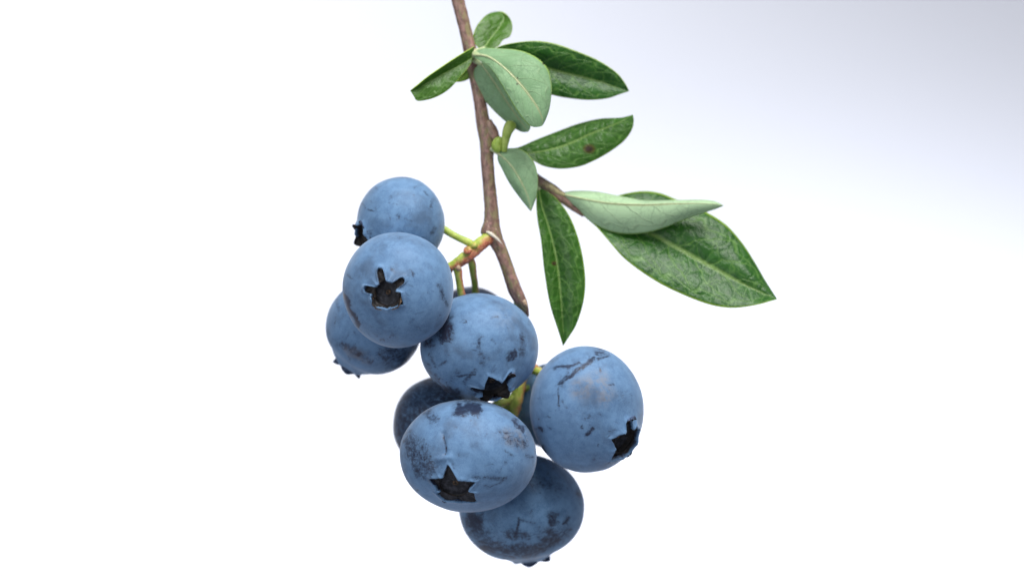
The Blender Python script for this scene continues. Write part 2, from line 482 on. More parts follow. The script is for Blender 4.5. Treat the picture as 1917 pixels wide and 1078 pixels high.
def blueberry(label, c, r, depth, n, lobes, tilt=0., rub_shade=(), dust=(), dents=(), base_rub=0., phic=.25,
              collar=.05, seed=1, puff=.4, bowl=1.0, inner=None, hole=None, hin=.2):
    """c centre, r (rx, ry, rdepth), n calyx direction (right, up, towards viewer) on the unit ball"""
    rnd = random.Random(seed)
    n = np.array([n[0], -n[2], n[1]], float); n /= np.linalg.norm(n)      # x right, y away, z up
    X = np.array([1., 0, 0]); e1 = X - (X @ n) * n
    e1 /= np.linalg.norm(e1); e2 = np.cross(n, e1)
    k = (D + depth * S) / D
    ct, st = math.cos(math.radians(tilt)), math.sin(math.radians(tilt))
    Rt = np.array([[ct, 0, -st], [0, 1, 0], [st, 0, ct]])
    E = Rt @ np.diag([r[0], r[2], r[1]]) @ Rt.T
    cw = np.array(world(c[0], c[1], depth))
    root = bpy.data.objects.new('blueberry', None)
    root.empty_display_size = .005
    col.objects.link(root)
    root.location = cw
    root['label'] = label; root['category'] = 'berry'; root['group'] = 'blueberries hanging in the cluster'

    def emit(U):      # unit-ball points -> (metres, local units)
        U = np.asarray(U) @ E.T
        return U * S * k + cw, U
    # ---- skin
    NR, NS = (170, 320) if base_rub == 0 else (90, 160)
    tt = np.linspace(0, 1, NR)
    th = np.arange(NS) * 2 * math.pi / NS
    p0 = np.full(NS, phic)
    if hole:                                   # star shaped opening in the skin
        p0 = np.full(NS, hin)
        for (ang, tip, kind, wd_) in hole:
            dt = np.abs((th - math.radians(ang) + math.pi) % (2 * math.pi) - math.pi)
            if kind == 'arm':
                ext = np.minimum(tip, wd_ / np.maximum(np.sin(np.minimum(dt, 1.5)), 1e-3))
                ext = np.where(dt < 1.5, ext, 0)
                ext = np.minimum(ext, tip * (1 - .10 * (np.clip(dt * tip / wd_, 0, 1)) ** 2))
            else:
                dl = math.radians(38)
                A_ = 1 / tip; B_ = (1 / wd_ - A_ * math.cos(dl)) / math.sin(dl)
                ext = np.where(dt < dl, 1 / np.maximum(A_ * np.cos(dt) + B_ * np.sin(dt), 1e-3), 0)
            p0 = np.maximum(p0, ext)
        p0 = p0 * (1 + .05 * np.array([mnoise.noise(Vector((math.cos(a) * 5 + seed, math.sin(a) * 5, seed))) +
                                       .7 * mnoise.noise(Vector((math.cos(a) * 13 + seed, math.sin(a) * 13, seed))) for a in th]))
        kr = np.array([1, 2, 3, 2, 1.]) / 9
        p0 = np.convolve(np.concatenate([p0[-2:], p0, p0[:2]]), kr, mode='valid')
    g_ = tt * .8 + .2 * tt ** 2.2
    PH = p0[None, :] + (math.pi - p0[None, :]) * g_[:, None]
    TH = np.broadcast_to(th[None, :], PH.shape)
    lobeang = np.radians([l[0] for l in lobes]) if lobes else np.array([0.])
    near = np.max(np.cos(TH[..., None] - lobeang), axis=-1)      # 1 at a lobe
    notch = sstep(.98, .80, near)
    disp = collar * np.exp(-((PH - phic) / .15) ** 2) * (1 - puff + (.2 + puff) * notch)
    if hole:
        disp = collar * (.55 + .6 * notch) * np.exp(-((PH - hin) / .17) ** 2) + .55 * collar * np.exp(-((PH - p0[None, :]) / .055) ** 2)
    disp -= (.008 if hole else .020) * np.exp(-((PH - phic - .30) / .14) ** 2)
    disp -= .085 * np.exp(-((math.pi - PH) / .20) ** 2)          # stem end dimple
    DIR = (np.sin(PH) * np.cos(TH))[..., None] * e1 + (np.sin(PH) * np.sin(TH))[..., None] * e2 + np.cos(PH)[..., None] * n
    flat = DIR.reshape(-1, 3)
    nz = np.array([mnoise.noise(Vector((v * 1.3 + seed * 7.1).tolist())) for v in flat])
    nz2 = np.array([mnoise.noise(Vector((v * 3.1 + seed * 3.7).tolist())) for v in flat])
    disp = disp.ravel() + .020 * nz + .006 * nz2
    U = flat * (1 + disp)[:, None]
    W, Lc = emit(U)
    px = c[0] + Lc[:, 0]; py = c[1] - Lc[:, 2]
    front = sstep(.12, -.10, flat[:, 1])
    def nvec(f, o):
        return np.array([mnoise.noise(Vector((x * f + o, y * f - o, o * 1.7))) for x, y in zip(px, py)])
    if base_rub == 0:
        wx = 9 * nvec(.035, seed * 3.1) + 5 * nvec(.11, seed * 1.3) + 2.2 * nvec(.33, seed * 2.3)
        wy = 9 * nvec(.035, seed * 4.7 + 50) + 5 * nvec(.11, seed * 2.9 + 50) + 2.2 * nvec(.33, seed * 1.9 + 50)
    else:
        wx = wy = np.zeros(len(U))
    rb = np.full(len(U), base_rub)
    for pts, wd, s_ in rub_shade:
        am = min(1., .25 + wd / 16)
        dd = seg_dist(px + am * wx, py + am * wy, pts)
        rb = np.maximum(rb, s_ * sstep(wd * 1.75, wd * .1, dd) * front)
    for q in range(0 if base_rub else 30):      # small random scuffs
        ax, ay = c[0] + rnd.uniform(-.9, .9) * r[0], c[1] + rnd.uniform(-.8, .9) * r[1]
        an = rnd.uniform(0, 6.28); l_ = rnd.uniform(3, 16)
        dd = seg_dist(px + .5 * wx, py + .5 * wy, [(ax, ay), (ax + l_ * math.cos(an), ay + l_ * math.sin(an))])
        wd = rnd.choice((2., 2.4, 3.2, 5.))
        rb = np.maximum(rb, rnd.uniform(.25, .66) * sstep(wd * 1.7, wd * .2, dd) * front)
    ds = np.zeros(len(U))
    for pts, wd, s_ in dust:
        ds = np.maximum(ds, s_ * sstep(wd * 1.4, wd * .3, seg_dist(px, py, pts)) * front)
    for pts, wd, s_ in dents:
        dd = seg_dist(px, py, pts)
        Lc = Lc + flat * (s_ * np.exp(-(dd / wd) ** 2) * front)[:, None]
    W = Lc * S * k + cw
    F = []
    for i in range(NR - 1):
        for j in range(NS):
            a = i * NS + j; b = i * NS + (j + 1) % NS
            F.append((a, a + NS, b + NS, b))
    F.append(tuple((NR - 1) * NS + j for j in range(NS))[::-1])
    if hole:                                   # the lip rolls over into the hollow
        prev = 0; base_n = len(W)
        rows = []
        for q, (s_, d_) in enumerate(((.004, .006), (.007, .018), (.007, .040), (.002, .085))):
            ph = p0 - s_
            dr = (np.sin(ph) * np.cos(th))[:, None] * e1 + (np.sin(ph) * np.sin(th))[:, None] * e2 + np.cos(ph)[:, None] * n
            rows.append((dr * (1 + disp[:NS] - d_)[:, None]) @ E.T)
            for j in range(NS):
                j2 = (j + 1) % NS
                up = (lambda x: x) if q == 0 else (lambda x: base_n + (q - 1) * NS + x)
                F.append((base_n + q * NS + j, up(j), up(j2), base_n + q * NS + j2))
        R_ = np.vstack(rows)
        Lc = np.vstack([Lc, R_]); W = Lc * S * k + cw
        rb = np.concatenate([rb, np.tile(rb[:NS], 4) + np.repeat((.0, .2, .7, 1.0), NS)])  # skin darkens row by row down into the hollow
        ds = np.concatenate([ds, np.tile(ds[:NS], 4)])
    mesh_obj('skin', W, F, [SKIN], root, origin=cw,
             attrs={'bpos': ('FLOAT_VECTOR', Lc / 100 + seed * 5.3), 'rub_shade': ('FLOAT', rb), 'dust': ('FLOAT', ds)})
    if not lobes:
        return root
    # ---- calyx bowl
    rc = math.sin(phic) * (1 + collar * .7); zc = math.cos(phic) * (1 + collar * .7)
    prof = [(1.06, -.03, 0), (1.0, -.006, 0), (.96, -.012, 0), (.90, -.05 * bowl, 0), (.84, -.085 * bowl, 0), (.76, -.105 * bowl, 1),
            (.70, -.092 * bowl, 1), (.64, -.106 * bowl, 1), (.40, -.116 * bowl, 1), (.18, -.112 * bowl, 1), (.15, -.094 * bowl, 2),
            (.07, -.098 * bowl, 2), (.05, -.115 * bowl, 0)]
    if hole:
        zc = math.cos(phic) * .962
        prof = [(math.sin(a) / rc, math.cos(a) * h_ - zc, 0) for a, h_ in ((.56, .890), (.48, .912), (.40, .928), (.33, .938))] + \
               [(f_, z_ - .012, c_) for f_, z_, c_ in prof[1:] if True]
    m = 60
    V = []; mi = []; F = []
    for (fr, dz, _) in prof:
        for j in range(m):
            a = 2 * math.pi * j / m
            wv = 1 + .03 * mnoise.noise(Vector((math.cos(a) * 2 + seed, math.sin(a) * 2, fr * 6)))
            V.append(n * (zc + dz) + (math.cos(a) * e1 + math.sin(a) * e2) * rc * fr * wv)
    for i in range(len(prof) - 1):
        for j in range(m):
            a = i * m + j; b = i * m + (j + 1) % m
            F.append((a, b, b + m, a + m)); mi.append(prof[i + 1][2])
    F.append(tuple((len(prof) - 1) * m + j for j in range(m))); mi.append(0)
    W, _ = emit(V)
    cal = mesh_obj('calyx', W, F, [CAL_IN, CAL_FLOOR, CAL_SCAR], root, origin=W[m:2 * m].mean(0), matidx=mi)
    # ---- lobes
    for li, (ang, ln, f0, f1, wd, shape) in enumerate(lobes):
        a0 = math.radians(ang)
        NT_, NA = 15, 13
        top = []; bot = []
        rho, z = rc * .965, zc - (.016 if hole else .012)
        if shape == 'lip': rho, z = rc * 1.02, zc + .006
        sl = ln / (NT_ - 1)
        path = []
        for i in range(NT_):
            t = i / (NT_ - 1)
            if f0 is None:            # lies flat along the skin
                ph = phic * .86 + t * (ln + .14 * phic)
                h_ = (.950 + f1 * t) if hole else 1 + .010 + collar * (1 - puff) * math.exp(-((ph - phic) / .15) ** 2) + f1 * t
                path.append((math.sin(ph) * h_, math.cos(ph) * h_, math.pi / 2 + ph))
                continue
            f = math.radians(f0 + (f1 - f0) * t)
            path.append((rho, z, f))
            rho += math.sin(f) * sl; z += math.cos(f) * sl
        thick = .011 if f0 is None else (.034 if shape == 'lip' else .016)
        for i, (rho, z, f) in enumerate(path):
            t = i / (NT_ - 1)
            if shape == 'arm':
                pw = max(0., 1 - t / .45) ** 1.6 * .45 + .55 * (1 - t ** 5) ** .5 * (1 + .15 * t)
            elif shape == 'lip':
                pw = (1 - t ** 3.0) ** .6 * .9 + .05
            elif shape == 'broad':
                pw = (1 - t) ** .9 + .02
            else:
                pw = (1 - t ** 1.25) ** .85 + .02
            hw = rc * math.radians(36) * wd * pw
            for j in range(NA):
                u = -1 + 2 * j / (NA - 1)
                jit = 1 + .22 * mnoise.noise(Vector((t * 5, u * 1.5, seed * 3 + li * 1.7))) + .12 * mnoise.noise(Vector((t * 14, u * 2, seed * 5 + li * 2.7)))
                off = u * hw * jit
                aa = a0 + off / max(rho, rc)
                dirv = math.cos(aa) * e1 + math.sin(aa) * e2
                cup = .03 * u * u * (.4 + t) * ln / .2 + .018 * mnoise.noise(Vector((t * 4, u * 2, seed + li * 5.1)))
                ni = (-math.cos(f), math.sin(f))
                tk = thick * (1 - .55 * t)
                base = n * (z + ni[1] * cup) + dirv * (rho + ni[0] * cup)
                top.append(base + (n * ni[1] + dirv * ni[0]) * tk)
                bot.append(base)
        V = top + bot
        o_ = NT_ * NA
        F = []; mi = []
        for i in range(NT_ - 1):
            for j in range(NA - 1):
                a = i * NA + j
                F.append((a, a + NA, a + NA + 1, a + 1)); mi.append(0)
                F.append((o_ + a, o_ + a + 1, o_ + a + NA + 1, o_ + a + NA)); mi.append(1)
        edge = [i * NA for i in range(NT_)] + [(NT_ - 1) * NA + j for j in range(1, NA)] + \
               [i * NA + NA - 1 for i in range(NT_ - 2, -1, -1)] + [j for j in range(NA - 2, 0, -1)]
        for q in range(len(edge)):
            a, b = edge[q], edge[(q + 1) % len(edge)]
            F.append((a, b, o_ + b, o_ + a)); mi.append(2)
        W, _ = emit(V)
        mesh_obj('calyx_lobe', W, F, [inner or CAL_IN, CAL_OUT, CAL_RIM if shape == 'lip' else CAL_EDGE], cal, origin=W[:NA].mean(0), matidx=mi)
    return root

def ring(angs, ln, f0, f1, wd=1.0, shape='point'):
    return [(a, ln, f0, f1, wd, shape) for a in angs]

# upper cluster
blueberry('powder blue berry on the upper side stalk, its black crown jutting out sideways',
          (750, 417), (82, 86, 82), 135, (-.86, -.34, .38),
          [(95, .19, 45, 85, 1.1, 'point'), (160, .17, 20, 50, 1.2, 'point'), (232, .20, 10, 40, 1.2, 'point'),
           (300, .18, 20, 60, 1.1, 'point'), (20, .13, None, .02, 1.1, 'point')],
          rub_shade=[([(698, 377)], 14, .38), ([(733, 371), (769, 359)], 6, .45), ([(796, 361), (804, 371)], 3.5, .6),
               ([(694, 434)], 8, .55)], seed=1, collar=.06, phic=.30, hin=.24,
          hole=[(95, .40, 'broad', .28), (160, .38, 'broad', .28), (232, .38, 'broad', .28), (300, .40, 'broad', .28), (20, .38, 'broad', .28)])
blueberry('round berry facing out with a narrow armed black star in its middle',
          (745, 542), (104, 109, 102), 0, (-.17, -.05, .98),
          [(109, .23, None, .0, .95, 'arm'), (36, .20, None, .0, .95, 'arm'), (172, .21, None, .0, .95, 'arm'),
           (234, .10, 40, 62, 1.0, 'lip'), (312, .10, 40, 62, 1.0, 'lip')],
          rub_shade=[([(731, 443), (767, 445)], 6, .5), ([(823, 534), (834, 570)], 6, .72),
               ([(647, 554), (658, 580), (674, 606)], 7, 1.0), ([(689, 609), (739, 631)], 18, .38),
               ([(762, 625), (800, 612)], 14, .34)], seed=2, collar=.06, phic=.25, bowl=.9, puff=.9, hin=.185,
          hole=[(109, .45, 'arm', .068), (36, .40, 'arm', .062), (172, .43, 'arm', .062), (222, .34, 'broad', .26), (326, .36, 'broad', .26),
                (274, .27, 'broad', .24)])
blueberry('darker smudged berry tucked under the star faced berry, crown pointing down and out',
          (700, 613), (90, 90, 90), 170, (-.54, -.80, -.22),
          ring((20, 92, 164, 236, 308), .10, 25, 55, 1.15),
          rub_shade=[([(642, 643), (668, 656), (695, 676)], 10, .75), ([(636, 579), (631, 609)], 4, .55),
               ([(735, 660), (770, 680)], 34, .72), ([(615, 620), (622, 640)], 5, .5)],
          dust=[([(655, 655), (690, 672)], 12, .7)], seed=3, collar=.05, phic=.30)
blueberry('mostly hidden dark berry behind the green stalks, only its top showing',
          (880, 621), (83, 84, 80), 268, (.1, -.5, -.85), ring((18, 90, 162, 234, 306), .2, 25, 60),
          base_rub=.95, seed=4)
blueberry('scuffed berry in the middle of the cluster, black crown cut into its underside',
          (897, 650), (111, 101, 98), 84, (.27, -.75, .60),
          [(42, .20, 72, 80, .6, 'arm'), (105, .13, None, .0, 1.1, 'point'), (168, .14, None, .0, .8, 'point'),
           (236, .16, 30, 60, 1, 'point'), (308, .16, 20, 50, 1, 'point')],
          rub_shade=[([(839, 600), (835, 625)], 16, 1.0), ([(806, 637)], 12, .8), ([(899, 632), (904, 678)], 7, .62),
               ([(950, 665), (963, 660)], 10, .95), ([(976, 630), (978, 660)], 10, .75), ([(806, 660), (816, 683)], 5, .6),
               ([(823, 683), (839, 674)], 3, .7), ([(857, 702), (890, 697)], 3, .8), ([(862, 690), (840, 720)], 8, .5),
               ([(818, 722), (857, 739)], 14, .9), ([(800, 690), (830, 715)], 12, .6), ([(870, 715), (890, 690)], 5, .7), ([(920, 635), (928, 640)], 3, .6), ([(880, 585)], 3, .5)],
          dust=[([(946, 592)], 26, .25)], seed=5, collar=.06, phic=.29, hin=.22,
          hole=[(42, .44, 'arm', .07), (105, .39, 'broad', .25), (168, .42, 'arm', .06), (236, .38, 'broad', .3), (308, .38, 'broad', .3)])
# lower cluster
blueberry('dark plum tinted berry peeking out behind the wide pinched berry',
          (825, 795), (90, 92, 88), 228, (-.3, -.5, -.8), ring((10, 82, 154, 226, 298), .2, 25, 60),
          rub_shade=[([(775, 770)], 20, .8), ([(800, 730)], 20, .75)], base_rub=.80, seed=6)
blueberry('tall oval berry on the short stub, curled black crown on its outer side',
          (1098, 766), (107, 119, 104), 92, (.66, -.46, .59), tilt=8,
          lobes=[(72, .27, 78, 30, .72, 'arm'), (150, .16, None, .02, 1.1, 'point'), (222, .20, None, .02, 1.1, 'point'),
                 (288, .14, 60, 95, 1.2, 'point'), (5, .10, 45, 70, 1.2, 'point')],
          rub_shade=[([(1118, 658), (1130, 657)], 9, .7), ([(1038, 690), (1080, 678)], 4, .85),
               ([(1110, 668), (1080, 690), (1048, 715)], 6, .9), ([(1043, 718), (1044, 755)], 2.6, .75),
               ([(1052, 722)], 8, .55), ([(1011, 802)], 7, 1.0), ([(1010, 780)], 4, .7), ([(1013, 835), (1020, 853)], 7, .95),
               ([(1088, 795)], 4, .8), ([(1098, 808), (1107, 798)], 5, .85), ([(1118, 670), (1140, 663)], 3, .8),
               ([(1150, 730), (1170, 745)], 22, .34)],
          dust=[([(1085, 725), (1120, 712), (1128, 735)], 22, .8)], seed=7, collar=.055, phic=.28, hin=.22,
          hole=[(76, .37, 'arm', .08), (150, .37, 'broad', .25), (220, .43, 'broad', .28), (288, .36, 'broad', .30), (5, .33, 'broad', .28)])
blueberry('widest berry, pinched above a flat black star shaped crown',
          (877, 853), (128, 106, 106), 40, (-.21, -.50, .84), tilt=-3,
          lobes=[(106, .26, None, .0, 1.35, 'broad'), (20, .22, None, .0, 1.35, 'broad'), (166, .20, None, .0, 1.3, 'broad'),
                 (247, .17, None, .03, 1.0, 'broad'), (314, .20, None, .03, 1.0, 'broad')], puff=.75, inner=CAL_GREY, bowl=.5,
          rub_shade=[([(866, 764), (896, 764)], 15, 1.05), ([(800, 768), (814, 779)], 14, .66), ([(772, 828), (805, 870)], 24, .74), ([(766, 845), (785, 880)], 14, .7),
               ([(766, 808)], 10, .66), ([(951, 814), (978, 824)], 18, .66), ([(962, 784), (981, 803)], 6, .85),
               ([(887, 884), (946, 889)], 6, .6), ([(946, 889), (919, 905)], 3, .6), ([(832, 808), (836, 843)], 3, .72),  # thin stroke along the pinch paints crease shade into the skin
               ([(860, 848), (875, 842)], 4, .5), ([(790, 880), (802, 896)], 12, .55), ([(1000, 820)], 5, .6)],
          dust=[([(955, 812), (975, 822)], 18, .85)],
          dents=[([(832, 806), (836, 843)], 4.5, -3.5), ([(824, 853), (844, 850)], 7, 4.0)], seed=8, collar=.05, phic=.27, hin=.2,
          hole=[(103, .46, 'broad', .20), (24, .35, 'broad', .21), (165, .38, 'broad', .24), (247, .40, 'broad', .30), (314, .47, 'broad', .30)])
blueberry('lowest berry, streaked with dark rubbed marks, tiny crown tips underneath',
          (977, 950), (118, 101, 104), 214, (.18, -.94, -.30), tilt=4,
          lobes=ring((30, 102, 174, 246, 318), .095, 25, 55, 1.15),
          rub_shade=[([(1036, 955), (1030, 977), (1030, 995)], 12, .85), ([(1056, 975), (1066, 964)], 5, .9),
               ([(972, 964), (964, 995)], 3, 1.0), ([(946, 990), (981, 995)], 14, .76), ([(906, 1017), (983, 1028), (1039, 1001)], 18, .85),
               ([(889, 972)], 25, .95), ([(890, 990), (930, 1020)], 22, .75), ([(1010, 990), (1060, 990)], 18, .6), ([(990, 890), (1040, 905)], 20, .6), ([(1083, 922)], 13, .7), ([(930, 985)], 20, .5), ([(975, 965), (1000, 970)], 3, .6)],  # stroke near the top paints the contact shadow of the berries above
          seed=9, collar=.045, phic=.27)
blueberry('pale berry half hidden in the gap behind the tall oval berry',
          (1035, 760), (80, 80, 76), 270, (.4, -.4, -.8), ring((18, 90, 162, 234, 306), .2, 25, 60),
          base_rub=.02, dust=[([(985, 790)], 20, .5)], seed=10)

# ------------------------------------------------------------------ twig
twig = bpy.data.objects.new('blueberry_twig', None)
twig.empty_display_size = .01
col.objects.link(twig)
twig.location = world(838, -90, 150)
twig['label'] = 'brown woody twig with green leaves and fruit stalks, hanging from above'
twig['category'] = 'twig'

def curve_pts(rows):
    return rows

stem = tube('stem', [(826, -160, 165, 12.69), (842, -60, 160, 12.41), (857, 0, 158, 12.22), (872, 60, 156, 11.75), (882, 105, 155, 12.69),
                     (891, 150, 154, 11.75), (899, 195, 153, 11.75), (906, 238, 152, 13.63), (911, 262, 151, 13.63), (912, 300, 151, 12.22),
                     (916, 350, 150, 12.22), (920, 395, 150, 13.35), (921, 425, 149, 15.51), (926, 445, 149, 15.04), (938, 470, 150, 12.41),
                     (951, 505, 151, 12.03), (963, 540, 153, 13), (973, 560, 156, 12), (980, 572, 158, 9), (985, 582, 160, 5.5), (989, 592, 165, 2)],
            [BARK], twig, sides=32, n=260, wob=.045, seed=1)
tube('node_scar', [(917, 420, 147, 12), (912, 433, 144, 12.5), (909, 440, 142, 10)], [BARK], twig, sides=24, n=12, wob=.1, seed=5)
tube('node_swelling', [(912, 228, 150, 9), (921, 246, 146, 11), (929, 258, 143, 8), (936, 263, 142, 4)], [BARK], twig, sides=20, n=20, wob=.12, seed=8)
tube('cut_tip', [(979, 563, 151, 5), (983, 569, 151, 4.5), (988, 577, 154, 1.2)], [BUDW], twig, sides=20, n=10, wob=.1, seed=12)
side = tube('side_branch', [(915, 258, 154, 8), (940, 282, 168, 9), (975, 312, 182, 10), (1005, 337, 188, 10.5), (1028, 352, 188, 11),
                            (1050, 368, 187, 10), (1072, 386, 188, 8), (1094, 402, 190, 5.5)], [BARK], twig, sides=24, n=70, wob=.05, seed=3)

def blush(base, amt, dirv=(1, 1, 0)):
    dv = np.array(dirv, float); dv /= np.linalg.norm(dv)
    return lambda t, off, r: base + amt * float(off @ dv) / r

ped = tube('peduncle', [(922, 438, 146, 10), (913, 446, 140, 12.5), (901, 456, 135, 12.5), (887, 469, 131, 12), (874, 480, 129, 12),
                        (860, 490, 127, 10.5), (846, 498, 126, 8.5), (820, 512, 124, 7)], [STALK], twig,
           sides=28, n=90, wob=.12, seed=2, blush=blush(.62, .45, (.7, .75, 0)))
def part_under(o, p):
    pass
tube('pedicel', [(886, 461, 131, 7), (879, 455, 131, 7.5), (862, 447, 132, 6.6), (845, 438, 136, 6.6), (832, 430, 142, 7), (822, 426, 146, 7)],
     [STALK], ped, sides=18, n=40, wob=.06, seed=4, blush=blush(-.05, .35, (-.4, -.6, 0)))
tube('pedicel', [(852, 497, 126, 7), (857, 506, 126, 8), (859, 520, 128, 7), (862, 540, 133, 7), (866, 560, 140, 7.2), (868, 576, 150, 7)],
     [STALK], ped, sides=18, n=44, wob=.08, seed=6, blush=blush(.30, .60, (1, 0, 0)))
tube('pedicel', [(880, 485, 134, 7), (884, 495, 142, 7.4), (886, 512, 156, 6.6), (889, 532, 180, 6.4), (890, 552, 205, 6.6), (888, 566, 226, 6.6)],
     [STALK], ped, sides=18, n=44, wob=.06, seed=7, blush=blush(.22, .50, (1, 0, 0)))
tube('pedicel', [(822, 511, 124, 7), (800, 523, 118, 6.6), (778, 532, 106, 6.6), (766, 538, 94, 7)],
     [STALK], ped, sides=14, n=24, wob=.06, seed=9, blush=blush(.1, .4))
tube('pedicel', [(846, 499, 127, 6.5), (820, 535, 150, 6.5), (785, 560, 172, 6.5), (762, 574, 182, 6.5)],
     [STALK], ped, sides=14, n=24, wob=.06, seed=10, blush=blush(.1, .4))
tube('stalk_scar', [(876, 470, 120, 6.8), (875, 469, 117, 7), (874, 468, 114.5, 5.5), (874, 468, 114.6, 2.5)], [STALK], ped, sides=16, n=12, wob=.12, seed=14,
     blush=blush(.75, 0))
tube('stalk_scar', [(858, 502, 121, 5.4), (858, 502, 118, 5.6), (858, 502, 116, 3.5)], [BUDW], ped, sides=14, n=8, wob=.15, seed=15)
tube('stalk_scar', [(890, 462, 123, 6), (887, 458, 121, 6.5), (885, 456, 119.5, 3.6)], [STALK], ped, sides=14, n=10, wob=.12, seed=16, blush=blush(.35, 0))
tube('dry_bract', [(909, 434, 134, .8), (916, 436, 130, 3.6), (926, 443, 128.5, 3.6), (934, 450, 129, 2.3), (941, 458, 131, .4)], [BRACT], twig,
     sides=10, n=24, wob=.08, seed=17, flat=.85)

# the stalk that carries the lower cluster, mostly behind the middle berry
ped2 = tube('peduncle', [(972, 562, 162, 9), (966, 600, 200, 9), (968, 640, 212, 9), (976, 676, 208, 9.5), (977, 704, 200, 10), (972, 728, 194, 11),
                         (966, 748, 192, 13), (962, 764, 194, 12), (958, 785, 200, 9)], [STALK], twig, sides=24, n=70, wob=.16, seed=21,
            blush=blush(.30, .35, (1, 0, 0)))
tube('pedicel', [(984, 676, 206, 7), (994, 689, 192, 8.6), (1008, 695, 178, 8.8), (1022, 702, 168, 8.6), (1042, 712, 160, 8)], [STALK], ped2,
     sides=18, n=30, wob=.06, seed=22, blush=blush(.12, .38, (.3, -1, 0)))
tube('stalk_scar', [(997, 688, 186, 9.4), (1000, 690, 183, 10.2), (1003, 692, 181, 9.4)], [STALK], ped2, sides=18, n=8, wob=.1, seed=23, blush=blush(.9, 0))
tube('pedicel', [(968, 742, 190, 8), (950, 750, 186, 8), (930, 757, 176, 8), (905, 775, 160, 8), (893, 790, 138, 8)], [STALK], ped2,
     sides=18, n=30, wob=.1, seed=24, blush=blush(.12, .3))
tube('pedicel', [(964, 752, 198, 7.5), (935, 768, 216, 7.5), (905, 778, 222, 7.5)], [STALK], ped2, sides=14, n=20, wob=.06, seed=25, blush=blush(.1, .3))
tube('pedicel', [(959, 780, 200, 8), (960, 820, 202, 7.5), (966, 868, 206, 7.5)], [STALK], ped2, sides=14, n=20, wob=.06, seed=26, blush=blush(.1, .3))
tube('pedicel', [(974, 724, 204, 7.5), (990, 728, 225, 7), (1008, 736, 240, 7)], [STALK], ped2, sides=14, n=20, wob=.06, seed=27, blush=blush(.1, .3))

# buds at the upper node
tube('leaf_bud', [(944, 284, 132, 5), (945, 272, 130, 6.5), (947, 258, 127, 8), (951, 244, 124, 10), (956, 234, 122, 10.5), (958, 228, 122, 6.5), (958.5, 226.5, 122, 2)],
     [BUD], twig, sides=20, n=34, wob=.04, seed=31)
tube('leaf_bud', [(938, 258, 136, 4), (933, 264, 134, 8.5), (930, 271, 133, 10), (932, 279, 132, 8.5), (936, 284, 132, 5)],
     [BUD], twig, sides=20, n=24, wob=.05, seed=32)

